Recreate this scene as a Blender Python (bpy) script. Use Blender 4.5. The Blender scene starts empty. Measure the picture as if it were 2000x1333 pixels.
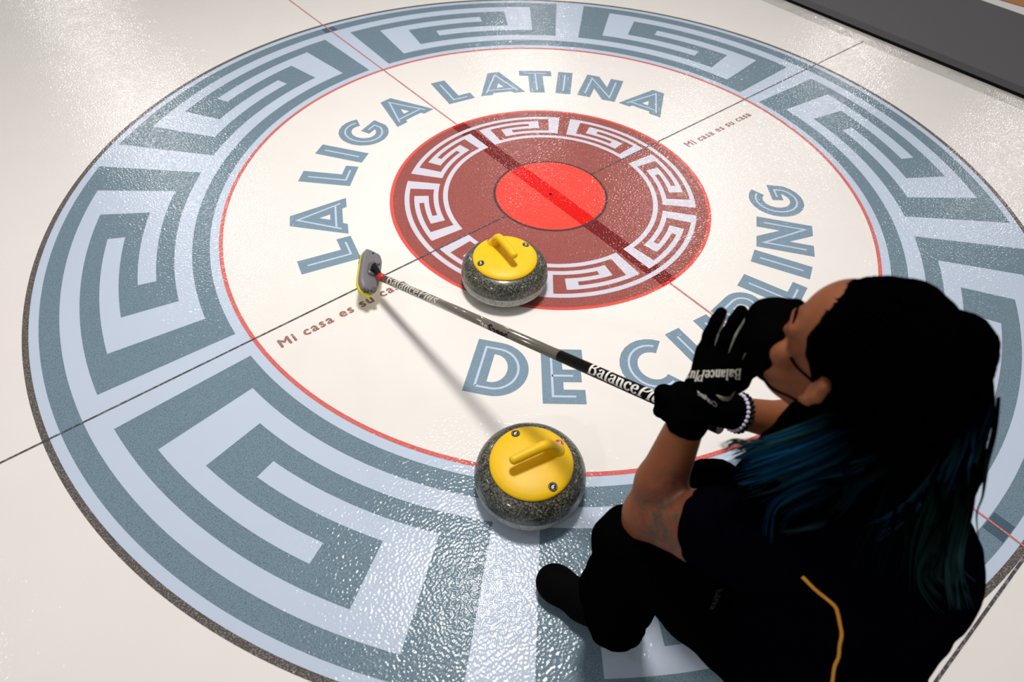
import bpy, bmesh, math, random
import numpy as np
from mathutils import Vector, Matrix, noise as mnoise
from mathutils.bvhtree import BVHTree
from mathutils.geometry import tessellate_polygon

S = bpy.context.scene
COL = S.collection
random.seed(7)
rng = np.random.default_rng(7)
PI = math.pi

# ------------------------------------------------------------------ camera
CAM = np.array([-1.46838328, -1.48469797, 1.54224499])
AZ, EL, RO, FPX = 7.13250332, 0.86295501, 0.04968667, 1261.21543


def cam_basis():
    f = np.array([math.cos(EL) * math.cos(AZ), math.cos(EL) * math.sin(AZ), -math.sin(EL)])
    r = np.cross(f, [0, 0, 1]); r /= np.linalg.norm(r)
    u = np.cross(r, f)
    c, s = math.cos(RO), math.sin(RO)
    return c * r + s * u, -s * r + c * u, f


RGT, UPV, FWD = cam_basis()
cd = bpy.data.cameras.new('camera')
cam = bpy.data.objects.new('camera', cd)
COL.objects.link(cam)
m = Matrix.Identity(4)
for i in range(3):
    m[i][0], m[i][1], m[i][2], m[i][3] = RGT[i], UPV[i], -FWD[i], CAM[i]
cam.matrix_world = m
cd.sensor_width = 36
cd.lens = FPX / 2000 * 36
cd.clip_start = 0.05
cd.dof.use_dof = True
cd.dof.focus_distance = 2.0
cd.dof.aperture_fstop = 3.6
S.camera = cam

# ------------------------------------------------------------------ view, world, lamps
S.view_settings.view_transform = 'Standard'
S.view_settings.look = 'None'
S.view_settings.exposure = -0.27
S.view_settings.gamma = 1.0
S.view_settings.use_curve_mapping = False
w = bpy.data.worlds.new('hall')
S.world = w
w.use_nodes = True
w.node_tree.nodes['Background'].inputs[0].default_value = (0.90, 0.90, 0.92, 1)
w.node_tree.nodes['Background'].inputs[1].default_value = 0.31


def lamp(x, y, z, power, size=0.35, col=(1.0, 0.945, 0.90), spread=180):
    ld = bpy.data.lights.new('ceiling_or_fill_lamp', 'AREA')
    ld.shape = 'DISK'
    ld.size = size
    ld.energy = power
    ld.color = col
    ld.spread = math.radians(spread)
    o = bpy.data.objects.new('ceiling_or_fill_lamp', ld)
    o.location = (x, y, z)
    COL.objects.link(o)
    return o


lamp(-0.22, 0.10, 4.2, 76, 0.70, spread=112)                       # lamp over this house
for (lx, ly, lp) in [(0.0, 7.2, 85), (0.15, 11.8, 100), (5.6, 3.0, 75), (5.9, 6.9, 90), (11.6, 3.9, 110), (10.6, 0.3, 80),
                     (-5.8, -1.8, 70), (-4.9, 3.4, 40), (0.6, -5.6, 35), (6.0, -4.6, 40)]:  # past the first on this line: unseen fill lamps, added outside the ice reflections
    lamp(lx, ly, 4.2, lp, 0.4)


# ------------------------------------------------------------------ helpers
def at(px, py, depth):
    """world point seen at a place of the 2000x1333 frame, a given distance ahead"""
    return Vector(CAM + depth * (FWD + RGT * (px - 1000) / FPX - UPV * (py - 666.5) / FPX))


def proj(p):
    v = np.array(p) - CAM
    d = v @ FWD
    return 1000 + FPX * (v @ RGT) / d, 666.5 - FPX * (v @ UPV) / d


def lin(c):
    return tuple((x / 12.92 if x <= 0.04045 else ((x + 0.055) / 1.055) ** 2.4) for x in (v / 255 for v in c))


def tag(o, label=None, cat=None, group=None, kind=None):
    if label: o['label'] = label
    if cat: o['category'] = cat
    if group: o['group'] = group
    if kind: o['kind'] = kind
    return o


def empty(name, loc, rz=0):
    o = bpy.data.objects.new(name, None)
    o.empty_display_size = 0.05
    o.location = loc
    o.rotation_euler = (0, 0, rz)
    COL.objects.link(o)
    return o


def mesh(name, verts, faces, mat, parent=None, world=False, smooth=False, mats=None, fmat=None):
    me = bpy.data.meshes.new(name)
    me.from_pydata([tuple(v) for v in verts], [], [tuple(f) for f in faces])
    me.update()
    for mm in (mats or [mat]):
        me.materials.append(mm)
    if fmat is not None:
        me.polygons.foreach_set('material_index', fmat)
    if smooth:
        me.polygons.foreach_set('use_smooth', [True] * len(me.polygons))
    o = bpy.data.objects.new(name, me)
    COL.objects.link(o)
    if parent:
        o.parent = parent
        if world:
            if parent.type == 'EMPTY': o.matrix_parent_inverse = Matrix.Translation(-parent.location)   # a mesh parent is itself in world coordinates
    return o


# ------------------------------------------------------------------ materials
def new_mat(name):
    mt = bpy.data.materials.new(name)
    mt.use_nodes = True
    nt = mt.node_tree
    return mt, nt, nt.nodes['Principled BSDF']


def N(nt, t, **kw):
    n = nt.nodes.new(t)
    for k, v in kw.items(): setattr(n, k, v)
    return n


def geo_pos(nt):
    return N(nt, 'ShaderNodeNewGeometry').outputs['Position']


def noise_tex(nt, pos, scale, detail=2, rough=0.5):
    n = N(nt, 'ShaderNodeTexNoise')
    n.inputs['Scale'].default_value = scale
    n.inputs['Detail'].default_value = detail
    n.inputs['Roughness'].default_value = rough
    nt.links.new(pos, n.inputs['Vector'])
    return n


def ramp(nt, fac, stops):
    r = N(nt, 'ShaderNodeValToRGB')
    e = r.color_ramp.elements
    e[0].position, e[0].color = stops[0][0], (*stops[0][1], 1)
    e[1].position, e[1].color = stops[-1][0], (*stops[-1][1], 1)
    for p_, c_ in stops[1:-1]:
        k = e.new(p_); k.color = (*c_, 1)
    nt.links.new(fac, r.inputs[0])
    return r.outputs[0]


def mth(nt, op, a, b=None, c=None):
    n = N(nt, 'ShaderNodeMath', operation=op)
    for i, v in enumerate((a, b, c)):
        if v is None: continue
        if isinstance(v, (int, float)): n.inputs[i].default_value = v
        else: nt.links.new(v, n.inputs[i])
    return n.outputs[0]


def mixc(nt, fac, a, b, blend='MIX'):
    n = N(nt, 'ShaderNodeMix', data_type='RGBA', blend_type=blend)
    if isinstance(fac, (int, float)): n.inputs[0].default_value = fac
    else: nt.links.new(fac, n.inputs[0])
    for i, v in ((6, a), (7, b)):
        if isinstance(v, tuple): n.inputs[i].default_value = (*v, 1)
        else: nt.links.new(v, n.inputs[i])
    return n.outputs[2]


ICE_DISP = (250, 243, 235)
ICE_ALB = (0.83, 0.80, 0.765)


def alb(disp):
    """paint albedo from the colour it shows beside the white ice"""
    a, b = lin(disp), lin(ICE_DISP)
    return tuple(min(0.9, a[i] / b[i] * ICE_ALB[i]) for i in range(3))


def ice_mat(name, col, speck=None, speck_amt=0.0, stripe=None, speck_scale=330, dashed=False):
    """paint sealed under the clear pebbled ice"""
    mt, nt, p = new_mat(name)
    pos = geo_pos(nt)
    base = col
    if speck:
        n = noise_tex(nt, pos, speck_scale, 2, 0.75)
        f = mth(nt, 'MULTIPLY', mth(nt, 'GREATER_THAN', n.outputs[0], 0.55 if not dashed else 0.5), speck_amt)
        base = mixc(nt, f, col, speck)
    n2 = noise_tex(nt, pos, 5.0, 3, 0.6)
    base = mixc(nt, 0.10, base, ramp(nt, n2.outputs[0], [(0.3, (0.75,) * 3), (0.7, (1, 1, 1))]), 'MULTIPLY')
    if stripe:
        sp = N(nt, 'ShaderNodeSeparateXYZ'); nt.links.new(pos, sp.inputs[0])
        f = mth(nt, 'LESS_THAN', mth(nt, 'ABSOLUTE', mth(nt, 'SUBTRACT', sp.outputs[0], 0.003)), 0.033)
        base = mixc(nt, f, base, stripe)
    if isinstance(base, tuple): p.inputs['Base Color'].default_value = (*base, 1)
    else: nt.links.new(base, p.inputs['Base Color'])
    p.inputs['Roughness'].default_value = 0.6
    p.inputs['Specular IOR Level'].default_value = 0.0
    p.inputs['Coat Weight'].default_value = 1.0
    p.inputs['Coat Roughness'].default_value = 0.17
    p.inputs['Coat IOR'].default_value = 1.31
    # pebble: frozen droplets a few millimetres across
    v = noise_tex(nt, pos, 135, 0.0, 0.5)
    v2 = noise_tex(nt, pos, 9, 2, 0.5)
    h = mth(nt, 'MULTIPLY', v.outputs[0], mth(nt, 'ADD', mth(nt, 'MULTIPLY', v2.outputs[0], 0.7), 0.65))
    b = N(nt, 'ShaderNodeBump')
    b.inputs['Strength'].default_value = 1.0
    b.inputs['Distance'].default_value = 0.00115
    nt.links.new(h, b.inputs['Height'])
    nt.links.new(b.outputs[0], p.inputs['Coat Normal'])
    return mt


def plain(name, col, rough=0.5, spec=0.5, metallic=0.0, coat=0.0, bump=None, var=0.0):
    mt, nt, p = new_mat(name)
    pos = geo_pos(nt)
    if var > 0:
        n = noise_tex(nt, pos, 60, 3)
        c = mixc(nt, n.outputs[0], tuple(x * (1 - var) for x in col), tuple(min(1, x * (1 + var)) for x in col))
        nt.links.new(c, p.inputs['Base Color'])
    else:
        p.inputs['Base Color'].default_value = (*col, 1)
    p.inputs['Roughness'].default_value = rough
    p.inputs['Specular IOR Level'].default_value = spec
    p.inputs['Metallic'].default_value = metallic
    p.inputs['Coat Weight'].default_value = coat
    p.inputs['Coat Roughness'].default_value = 0.08
    if bump:
        n = noise_tex(nt, pos, bump[0], 3)
        b = N(nt, 'ShaderNodeBump'); b.inputs['Distance'].default_value = bump[1]
        nt.links.new(n.outputs[0], b.inputs['Height']); nt.links.new(b.outputs[0], p.inputs['Normal'])
    return mt


M = {}
M['ice'] = ice_mat('ice_white', ICE_ALB)
M['pale'] = ice_mat('ice_pale_blue', alb((205, 217, 233)))
M['teal'] = ice_mat('ice_teal', alb((128, 149, 161)), alb((92, 117, 130)), 0.85)
M['tealtxt'] = ice_mat('ice_teal_lettering', alb((140, 162, 177)), alb((105, 133, 150)), 0.8)
M['maroon'] = ice_mat('ice_maroon', alb((168, 96, 88)), alb((130, 64, 60)), 0.85, stripe=alb((120, 32, 30)))
M['kwhite'] = ice_mat('ice_key_white', alb((218, 214, 224)))
M['rim'] = ice_mat('ice_red_rim', alb((238, 100, 88)), alb((225, 70, 62)), 0.6, stripe=alb((215, 40, 35)))
M['button'] = ice_mat('ice_button_red', alb((243, 80, 68)), alb((232, 66, 56)), 0.6, stripe=alb((228, 22, 16)))
M['redln'] = ice_mat('ice_red_line', alb((226, 105, 98)), alb((236, 150, 142)), 0.7)
M['redthin'] = ice_mat('ice_red_thin', alb((214, 120, 112)), alb((240, 190, 182)), 0.6)
M['black'] = ice_mat('ice_black_line', alb((92, 86, 82)), alb((160, 152, 146)), 0.75, speck_scale=260)
M['darkln'] = ice_mat('ice_dark_line', alb((84, 80, 84)), alb((150, 144, 144)), 0.8, speck_scale=90)
M['ringdk'] = ice_mat('ice_button_ring', alb((95, 62, 62)), alb((70, 60, 66)), 0.9)
M['motto'] = ice_mat('ice_motto', alb((158, 104, 98)), alb((205, 165, 158)), 0.8, speck_scale=300)
M['edgeshade'] = ice_mat('ice_edge_shade', alb((214, 207, 200)), alb((196, 188, 182)), 0.5, speck_scale=9)  # grey shadow band with darker streaks beside the divider, painted into the ice colour
M['orange'] = ice_mat('ice_orange', alb((205, 125, 20)))
M['yellow'] = plain('yellow_plastic', lin((240, 192, 0)), 0.45, 0.4, coat=0.0, var=0.05)
M['badge'] = plain('badge_black', lin((26, 26, 30)), 0.3)
M['badgered'] = plain('badge_red', lin((190, 30, 30)), 0.3)
M['white'] = plain('print_white', lin((235, 232, 225)), 0.4)
M['blackp'] = plain('black_plastic', (0.006, 0.006, 0.0065), 0.35, 0.25)
M['greyp'] = plain('grey_plastic', lin((118, 114, 118)), 0.5, var=0.08)
M['greydk'] = plain('dark_grey_plastic', lin((92, 90, 90)), 0.4)
M['shaft'] = plain('shaft_grey', lin((104, 98, 88)), 0.16, 0.6, coat=1.0)
M['shaftblk'] = plain('shaft_black', (0.003, 0.003, 0.003), 0.5, 0.06)
M['redband'] = plain('red_band', lin((205, 22, 20)), 0.35)
M['padyel'] = plain('pad_yellow', lin((225, 212, 30)), 0.6)
M['silverp'] = plain('print_silver', lin((205, 200, 188)), 0.45)
M['gloveblk'] = plain('glove_black', (0.0015, 0.0015, 0.0017), 0.8, 0.0)
M['piping'] = plain('glove_piping', lin((150, 148, 128)), 0.5)
M['pants'] = plain('trousers_black', (0.0012, 0.0012, 0.0014), 0.9, 0.0)
M['jersey'] = plain('jersey_navy', (0.0010, 0.0010, 0.0026), 0.9, 0.0)
M['boot'] = plain('boot_black', (0.002, 0.002, 0.002), 0.7, 0.02)
M['gold'] = plain('gold_piping', lin((215, 145, 20)), 0.6)
M['mask'] = plain('mask_black', (0.0015, 0.0015, 0.0015), 0.9, 0.0)
M['bead'] = plain('bead_white', lin((215, 212, 235)), 0.25)
M['silver'] = plain('silver', (0.8, 0.8, 0.78), 0.25, metallic=1.0)
M['walk'] = plain('walkway_grey', lin((88, 87, 89)), 0.75, 0.2, var=0.05, bump=(300, 0.0006))
M['board'] = plain('divider_charcoal', lin((66, 64, 68)), 0.6, 0.2)
M['boardblk'] = plain('divider_black', (0.004, 0.004, 0.004), 0.7, 0.1)


def granite(name, a, b, c, rough, coat):
    mt, nt, p = new_mat(name)
    tc = N(nt, 'ShaderNodeTexCoord').outputs['Object']
    v = N(nt, 'ShaderNodeTexVoronoi'); v.inputs['Scale'].default_value = 330
    nt.links.new(tc, v.inputs['Vector'])
    sx = N(nt, 'ShaderNodeSeparateColor'); nt.links.new(v.outputs['Color'], sx.inputs[0])
    col = ramp(nt, sx.outputs[0], [(0.0, a), (0.28, a), (0.36, b), (0.72, b), (0.82, c), (1.0, c)])
    n = noise_tex(nt, tc, 40, 3)
    col = mixc(nt, 0.4, col, ramp(nt, n.outputs[0], [(0.3, (0.5, 0.48, 0.42)), (0.7, (1, 1, 1))]), 'MULTIPLY')
    nt.links.new(col, p.inputs['Base Color'])
    p.inputs['Roughness'].default_value = rough
    p.inputs['Coat Weight'].default_value = coat
    p.inputs['Coat Roughness'].default_value = 0.1
    return mt


M['granite'] = granite('granite_polished', (0.008, 0.009, 0.007), (0.062, 0.062, 0.044), (0.20, 0.19, 0.145), 0.35, 0.45)
M['granband'] = granite('granite_matt', (0.30, 0.31, 0.29), (0.50, 0.51, 0.47), (0.60, 0.60, 0.56), 0.7, 0.0)


def skin_mat():
    mt, nt, p = new_mat('skin')
    pos = geo_pos(nt)
    n = noise_tex(nt, pos, 25, 3)
    col = mixc(nt, n.outputs[0], lin((116, 62, 33)), lin((138, 80, 45)))
    # tattoos: inked patches on the left upper arm and the forearms
    def blob(c, r0, r1):
        d = N(nt, 'ShaderNodeVectorMath', operation='DISTANCE')
        nt.links.new(pos, d.inputs[0]); d.inputs[1].default_value = c
        mr = N(nt, 'ShaderNodeMapRange'); nt.links.new(d.outputs['Value'], mr.inputs[0])
        mr.inputs[1].default_value = r1; mr.inputs[2].default_value = r0
        return mr.outputs[0]
    ink = noise_tex(nt, pos, 70, 6, 0.75)
    hue = noise_tex(nt, pos, 22, 3)
    inkc = ramp(nt, hue.outputs[0], [(0.34, lin((58, 62, 42))), (0.42, lin((104, 48, 34))), (0.54, lin((88, 52, 38))), (0.68, lin((52, 50, 40)))])
    f1 = mth(nt, 'MULTIPLY', blob(TAT[0], 0.085, 0.12), ramp(nt, ink.outputs[0], [(0.34, (0.35,) * 3), (0.58, (1,) * 3)]))
    col = mixc(nt, f1, col, inkc)
    f2 = mth(nt, 'MULTIPLY', blob(TAT[1], 0.02, 0.05), ramp(nt, ink.outputs[0], [(0.42, (0,) * 3), (0.55, (1,) * 3)]))
    col = mixc(nt, f2, col, lin((62, 52, 40)))
    f3 = mth(nt, 'MULTIPLY', blob(TAT[2], 0.02, 0.06), ramp(nt, ink.outputs[0], [(0.42, (0,) * 3), (0.55, (1,) * 3)]))
    col = mixc(nt, f3, col, lin((52, 44, 36)))
    nt.links.new(col, p.inputs['Base Color'])
    p.inputs['Roughness'].default_value = 0.55
    p.inputs['Specular IOR Level'].default_value = 0.3
    return mt


# ------------------------------------------------------------------ the ice and what is painted in it
class Flat:
    def __init__(s): s.v, s.f = [], []

    def poly(s, pts, z):
        k = len(s.v); s.v += [(x, y, z) for x, y in pts]
        s.f.append(tuple(range(k, k + len(pts))))

    def ring(s, r0, r1, z, a0=0.0, a1=2 * PI, n=None, c=(0, 0)):
        n = n or max(2, int(abs(a1 - a0) / (2 * PI) * 360))
        k = len(s.v)
        for i in range(n + 1):
            a = a0 + (a1 - a0) * i / n
            s.v.append((c[0] + r0 * math.cos(a), c[1] + r0 * math.sin(a), z))
            s.v.append((c[0] + r1 * math.cos(a), c[1] + r1 * math.sin(a), z))
        for i in range(n):
            s.f.append((k + 2 * i, k + 2 * i + 1, k + 2 * i + 3, k + 2 * i + 2))

    def disc(s, r, z, n=240, c=(0, 0)):
        s.poly([(c[0] + r * math.cos(2 * PI * i / n), c[1] + r * math.sin(2 * PI * i / n)) for i in range(n)], z)

    def holes(s, loops, z):
        tris = tessellate_polygon([[Vector((x, y, 0)) for x, y in l] for l in loops])
        flat = [p for l in loops for p in l]
        k = len(s.v); s.v += [(x, y, z) for x, y in flat]
        for t in tris:
            a, b, c = (flat[i] for i in t)
            ar = (b[0] - a[0]) * (c[1] - a[1]) - (b[1] - a[1]) * (c[0] - a[0])
            if abs(ar) < 1e-12: continue
            s.f.append(tuple(k + i for i in (t if ar > 0 else t[::-1])))

    def build(s, name, mat, parent): return mesh(name, s.v, s.f, mat, parent)


fl = Flat()
fl.poly([(-6, -9), (9, -9), (9, 9), (-6, 9)], 0.0)
floor = tag(fl.build('floor', M['ice'], None), 'white pebbled curling ice with a painted target and lettering', 'ice', kind='structure')

Z1, Z2, Z3, Z4 = 0.0003, 0.0006, 0.0009, 0.0012


def key_cells():
    c = set()
    c |= {(8, t) for t in range(0, 9)}
    c |= {(k, 8) for k in range(2, 9)}
    c |= {(2, t) for t in range(3, 9)}
    c |= {(k, 3) for k in range(2, 5)}
    c |= {(4, t) for t in range(3, 7)}
    c |= {(k, 6) for k in range(4, 7)}
    c |= {(6, t) for t in range(1, 7)}
    c |= {(k, 1) for k in range(0, 7)}
    c |= {(0, t) for t in range(1, 10)}
    return c


def key_ring(F, r0, step, off, z):
    edges = [0] + [2.5 + 5 * i for i in range(9)] + [45]
    for u in range(8):
        base = u * 45
        flip = u % 2 == 1            # units mirror each other at every 45 degrees
        for (k, t) in key_cells():
            a0, a1 = edges[t], edges[t + 1]
            if flip: a0, a1 = 45 - a1, 45 - a0
            A0, A1 = math.radians(base + off + a0), math.radians(base + off + a1)
            F.ring(r0 + step * k, r0 + step * (k + 1), z, A0, A1, n=5 if a1 - a0 > 3 else 3)


f = Flat(); f.ring(1.230, 1.815, Z1)
f.build('outer_ring_ground', M['pale'], floor)
f = Flat(); f.ring(1.811, 1.829, Z2)
f.build('outer_ring_edge', M['black'], floor)
f = Flat(); key_ring(f, 1.263, 0.0578, 0, Z2)
f.build('outer_key_pattern', M['teal'], floor)
f = Flat(); f.ring(1.2195, 1.2325, Z3)
f.build('red_circle', M['redln'], floor)
f = Flat(); f.disc(0.622, Z1)
f.build('inner_ring_rim', M['rim'], floor)
f = Flat(); f.disc(0.609, Z2)
f.build('inner_ring_ground', M['maroon'], floor)
f = Flat(); key_ring(f, 0.400, 0.0184, -2.9, Z3)
f.build('inner_key_pattern', M['kwhite'], floor)
f = Flat(); f.ring(0.212, 0.224, Z3)
f.build('button_edge', M['ringdk'], floor)
f = Flat(); f.disc(0.2145, Z4)
f.build('button', M['button'], floor)
f = Flat(); f.disc(0.006, Z4 + 0.0003, 20)
f.build('centre_hole', M['boardblk'], floor)
ZL = 0.0018
f = Flat()
for a, b in ((-6, -0.222), (0.222, 2.26)):
    f.poly([(a, -0.0026), (b, -0.0026), (b, 0.0026), (a, 0.0026)], ZL)
f.build('tee_line', M['darkln'], floor)
f = Flat()
for a, b in ((-9, -0.622), (0.622, 9)):
    f.poly([(-0.003, a), (0.003, a), (0.003, b), (-0.003, b)], ZL)
f.build('centre_line', M['redthin'], floor)
f = Flat(); f.poly([(-6, -1.836), (2.26, -1.836), (2.26, -1.829), (-6, -1.829)], ZL)
f.build('back_line', M['darkln'], floor)
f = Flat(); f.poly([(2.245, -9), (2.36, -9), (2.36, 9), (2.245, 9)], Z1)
f.build('ice_gutter', M['edgeshade'], floor)
# dark wide centre stripe where it crosses the outer band
f = Flat()
for sg in (1, -1):
    f.poly([(-0.033, sg * 1.728 - 0.0), (0.035, sg * 1.728), (0.035, sg * 1.781), (-0.033, sg * 1.781)][::sg], Z3)
f.build('centre_stripe_patch', ice_mat('ice_teal_dark', alb((84, 104, 120)), alb((66, 86, 104)), 0.7), floor)
f = Flat(); f.ring(1.55, 1.829, Z1, c=(5.31, 0)); f.build('next_sheet_ring', M['orange'], floor)
f = Flat(); f.ring(1.822, 1.838, Z2, c=(5.31, 0)); f.build('next_sheet_ring_edge', M['black'], floor)

# ---- arc lettering with an inline
INL = 0.035   # inline width


def arc(cx, cy, rx, ry, a0, a1, n=18):
    return [(cx + rx * math.cos(math.radians(a0 + (a1 - a0) * i / n)), cy + ry * math.sin(math.radians(a0 + (a1 - a0) * i / n))) for i in range(n + 1)]


def glyph(ch):
    """loops (outer + holes) in cap-height units, inline polylines, width"""
    if ch == 'L':
        return [[[(0, 0), (.63, 0), (.63, .25), (.34, .25), (.34, 1), (0, 1)]]], [[(.17, .86), (.17, .125), (.5, .125)]], .63
    if ch == 'I':
        return [[[(0, 0), (.34, 0), (.34, 1), (0, 1)]]], [[(.17, .13), (.17, .87)]], .34
    if ch == 'A':
        o = [(0, 0), (.27, 0), (.31, .08), (.72, .08), (.76, 0), (1.03, 0), (.655, 1), (.375, 1)]
        h = [(.44, .30), (.515, .49), (.59, .30)]
        return [[o, h]], [[(.155, .11), (.515, .87), (.875, .11)], [(.22, .2), (.81, .2)]], 1.03
    if ch == 'T':
        return [[[(0, .76), (.21, .76), (.21, 0), (.55, 0), (.55, .76), (.76, .76), (.76, 1), (0, 1)]]], [[(.12, .88), (.64, .88)], [(.38, .88), (.38, .12)]], .76
    if ch == 'N':
        o = [(0, 0), (.30, 0), (.30, .42), (.58, 0), (.87, 0), (.87, 1), (.57, 1), (.57, .58), (.29, 1), (0, 1)]
        return [[o]], [[(.15, .13), (.15, .86), (.72, .14), (.72, .87)]], .87
    if ch == 'D':
        o = [(0, 0), (.30, 0)] + arc(.36, .5, .5, .5, -90, 90) + [(0, 1)]
        i = [(.30, .24), (.30, .76)] + arc(.34, .5, .21, .26, 90, -90)
        return [[o, i]], [[(.15, .13), (.15, .87), (.32, .87)] + arc(.36, .5, .35, .37, 90, -90) + [(.15, .13)]], .86
    if ch == 'E':
        o = [(0, 0), (.62, 0), (.62, .25), (.31, .25), (.31, .385), (.58, .385), (.58, .615), (.31, .615), (.31, .75), (.62, .75), (.62, 1), (0, 1)]
        return [[o]], [[(.48, .13), (.15, .13), (.15, .87), (.48, .87)], [(.15, .5), (.46, .5)]], .62
    if ch == 'C':
        o = arc(.5, .5, .5, .52, 52, 308) + arc(.5, .5, .23, .26, 308, 52)
        return [[o]], [arc(.5, .5, .36, .39, 62, 298)], .86
    if ch == 'G':
        o = arc(.5, .5, .5, .52, 50, 332) + [(.98, .57), (.50, .57), (.50, .36), (.70, .36)] + arc(.5, .5, .23, .26, 318, 50)
        return [[o]], [arc(.5, .5, .36, .39, 58, 330) + [(.82, .46), (.60, .46)]], .98
    if ch == 'U':
        o = [(0, 1), (0, .4)] + arc(.43, .38, .43, .40, 180, 360)[1:] + [(.86, 1), (.58, 1), (.58, .4)] + arc(.43, .38, .15, .14, 360, 180)[1:] + [(.28, 1)]
        return [[o]], [[(.14, .87), (.14, .4)] + arc(.43, .38, .29, .27, 180, 360) + [(.72, .87)]], .86
    if ch == 'R':
        o = [(0, 0), (.31, 0), (.31, .3), (.37, .3), (.55, 0), (.88, 0), (.66, .36)] + arc(.45, .67, .37, .33, -40, 90) + [(0, 1)]
        h = [(.31, .54), (.31, .77)] + arc(.43, .655, .10, .115, 90, -90)
        return [[o, h]], [[(.15, .13), (.15, .87), (.42, .87)] + arc(.45, .67, .23, .20, 90, -90) + [(.36, .42), (.66, .08)]], .84


def polyline_quads(F, pts, wd, z, xf):
    """mitred ribbon"""
    n = len(pts); L, R_ = [], []
    for i in range(n):
        a = Vector(pts[max(0, i - 1)]); b = Vector(pts[i]); c = Vector(pts[min(n - 1, i + 1)])
        d0 = (b - a) if i else (c - b); d1 = (c - b) if i < n - 1 else (b - a)
        if d0.length < 1e-9: d0 = d1
        if d1.length < 1e-9: d1 = d0
        d0.normalize(); d1.normalize()
        n0 = Vector((-d0.y, d0.x)); n1 = Vector((-d1.y, d1.x)); mm = n0 + n1
        if mm.length < 1e-3: mm = n0.copy()
        mm.normalize()
        k = wd / 2 / max(0.35, mm.dot(n1))
        L.append(xf(*(b + mm * k))); R_.append(xf(*(b - mm * k)))
    k = len(F.v)
    for l, r in zip(L, R_): F.v += [(*l, z), (*r, z)]
    for i in range(n - 1): F.f.append((k + 2 * i, k + 2 * i + 1, k + 2 * i + 3, k + 2 * i + 2))


TOP = [('L', 166.2), ('A', 152.7), ('L', 134.7), ('I', 125.2), ('G', 113.8), ('A', 98.3),
       ('L', 79.8), ('A', 65.0), ('T', 53.1), ('I', 44.35), ('N', 32.9), ('A', 17.2)]
BOT = [('D', -141.4), ('E', -129.0), ('C', -111.6), ('U', -97.5), ('R', -83.2), ('L', -72.3), ('I', -63.8), ('N', -53.2), ('G', -39.2)]
H = 0.207


def put_letter(ch, ang, bottom):
    a = math.radians(ang)
    loops, inl, wd = glyph(ch)
    rad = Vector((math.cos(a), math.sin(a)))
    if bottom: up, right, org = -rad, Vector((-rad.y, rad.x)), rad * 0.997
    else: up, right, org = rad, Vector((rad.y, -rad.x)), rad * 0.781
    def xf(x, y):
        q = org + right * ((x - wd / 2) * H) + up * (y * H)
        return (q.x, q.y)
    F = Flat()
    for poly in loops:
        F.holes([[xf(*p) for p in l] for l in poly], Z1)
    o = F.build('painted_letter', M['tealtxt'], floor)
    G = Flat()
    for pl in inl: polyline_quads(G, pl, INL, Z2, xf)
    G.build('letter_inline', M['pale'], o)


for ch, a in TOP: put_letter(ch, a, False)
for ch, a in BOT: put_letter(ch, a, True)


# ---- the built-in font, for small print
def text_mesh(s, size=1.0, offset=0.0, shear=0.0, spacing=1.0, res=3):
    cu = bpy.data.curves.new('t', 'FONT')
    cu.body = s; cu.size = size; cu.offset = offset; cu.shear = shear; cu.space_character = spacing
    cu.resolution_u = res
    o = bpy.data.objects.new('t', cu); COL.objects.link(o)
    bpy.context.view_layer.update()
    me = bpy.data.meshes.new_from_object(o.evaluated_get(bpy.context.evaluated_depsgraph_get()))
    vs = [tuple(v.co)[:2] for v in me.vertices]; fs = [tuple(p.vertices) for p in me.polygons]
    bpy.data.objects.remove(o); bpy.data.meshes.remove(me)
    return vs, fs


def motto(x0, x1, y0):
    vs, fs = text_mesh('Mi casa es su casa', 1.0, 0.0, spacing=1.2)
    b0, n0 = list(vs), len(vs); f0 = list(fs)
    for k, (dx, dy) in enumerate(((0.035, 0), (-0.035, 0), (0, 0.035), (0, -0.03))):     # broad strokes
        vs = vs + [(x + dx, y + dy) for x, y in b0]; fs = fs + [tuple(i + n0 * (k + 1) for i in q) for q in f0]
    mx = max(v[0] for v in vs); mn = min(v[0] for v in vs)
    k = (x1 - x0) / (mx - mn)
    mesh('painted_motto', [(x0 + (x - mn) * k, y0 + y * 0.050, Z1 + 0.00004 * (i // n0)) for i, (x, y) in enumerate(vs)], fs, M['motto'], floor)


motto(-1.175, -0.715, -0.084)
motto(0.700, 1.138, -0.108)

# ---- walkway between the sheets
bv = [(2.36, 0.0), (2.36, 0.016), (2.425, 0.022), (2.425, 0.018), (3.33, 0.018), (3.36, 0.0)]
vs, fs = [], []
for y in (-9, 9):
    vs += [(x, y, z) for x, z in bv]
nb = len(bv)
for i in range(nb - 1): fs.append((i, i + 1, nb + i + 1, nb + i))
wk = mesh('walkway', vs, fs, None, mats=[M['boardblk'], M['board'], M['walk']], fmat=[0, 1, 1, 2, 2])
tag(wk, 'dark grey rubber walkway strip with black edge between two ice sheets', 'walkway', kind='structure')

# ------------------------------------------------------------------ generic solids
def lathe(prof, n=72, close=False):
    vs, fs = [], []
    for r, z in prof:
        for i in range(n):
            a = 2 * PI * i / n
            vs.append((r * math.cos(a), r * math.sin(a), z))
    for j in range(len(prof) - 1):
        for i in range(n):
            i2 = (i + 1) % n
            fs.append((j * n + i, j * n + i2, (j + 1) * n + i2, (j + 1) * n + i))
    if prof[0][0] > 1e-6: fs.append(tuple(range(n))[::-1])
    if prof[-1][0] > 1e-6: fs.append(tuple((len(prof) - 1) * n + i for i in range(n)))
    return vs, fs


def frame(d, ref=Vector((0, 0, 1))):
    d = Vector(d).normalized()
    if abs(d.dot(ref)) > 0.98: ref = Vector((1, 0, 0))
    x = ref.cross(d).normalized()
    return x, d.cross(x).normalized(), d


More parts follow.
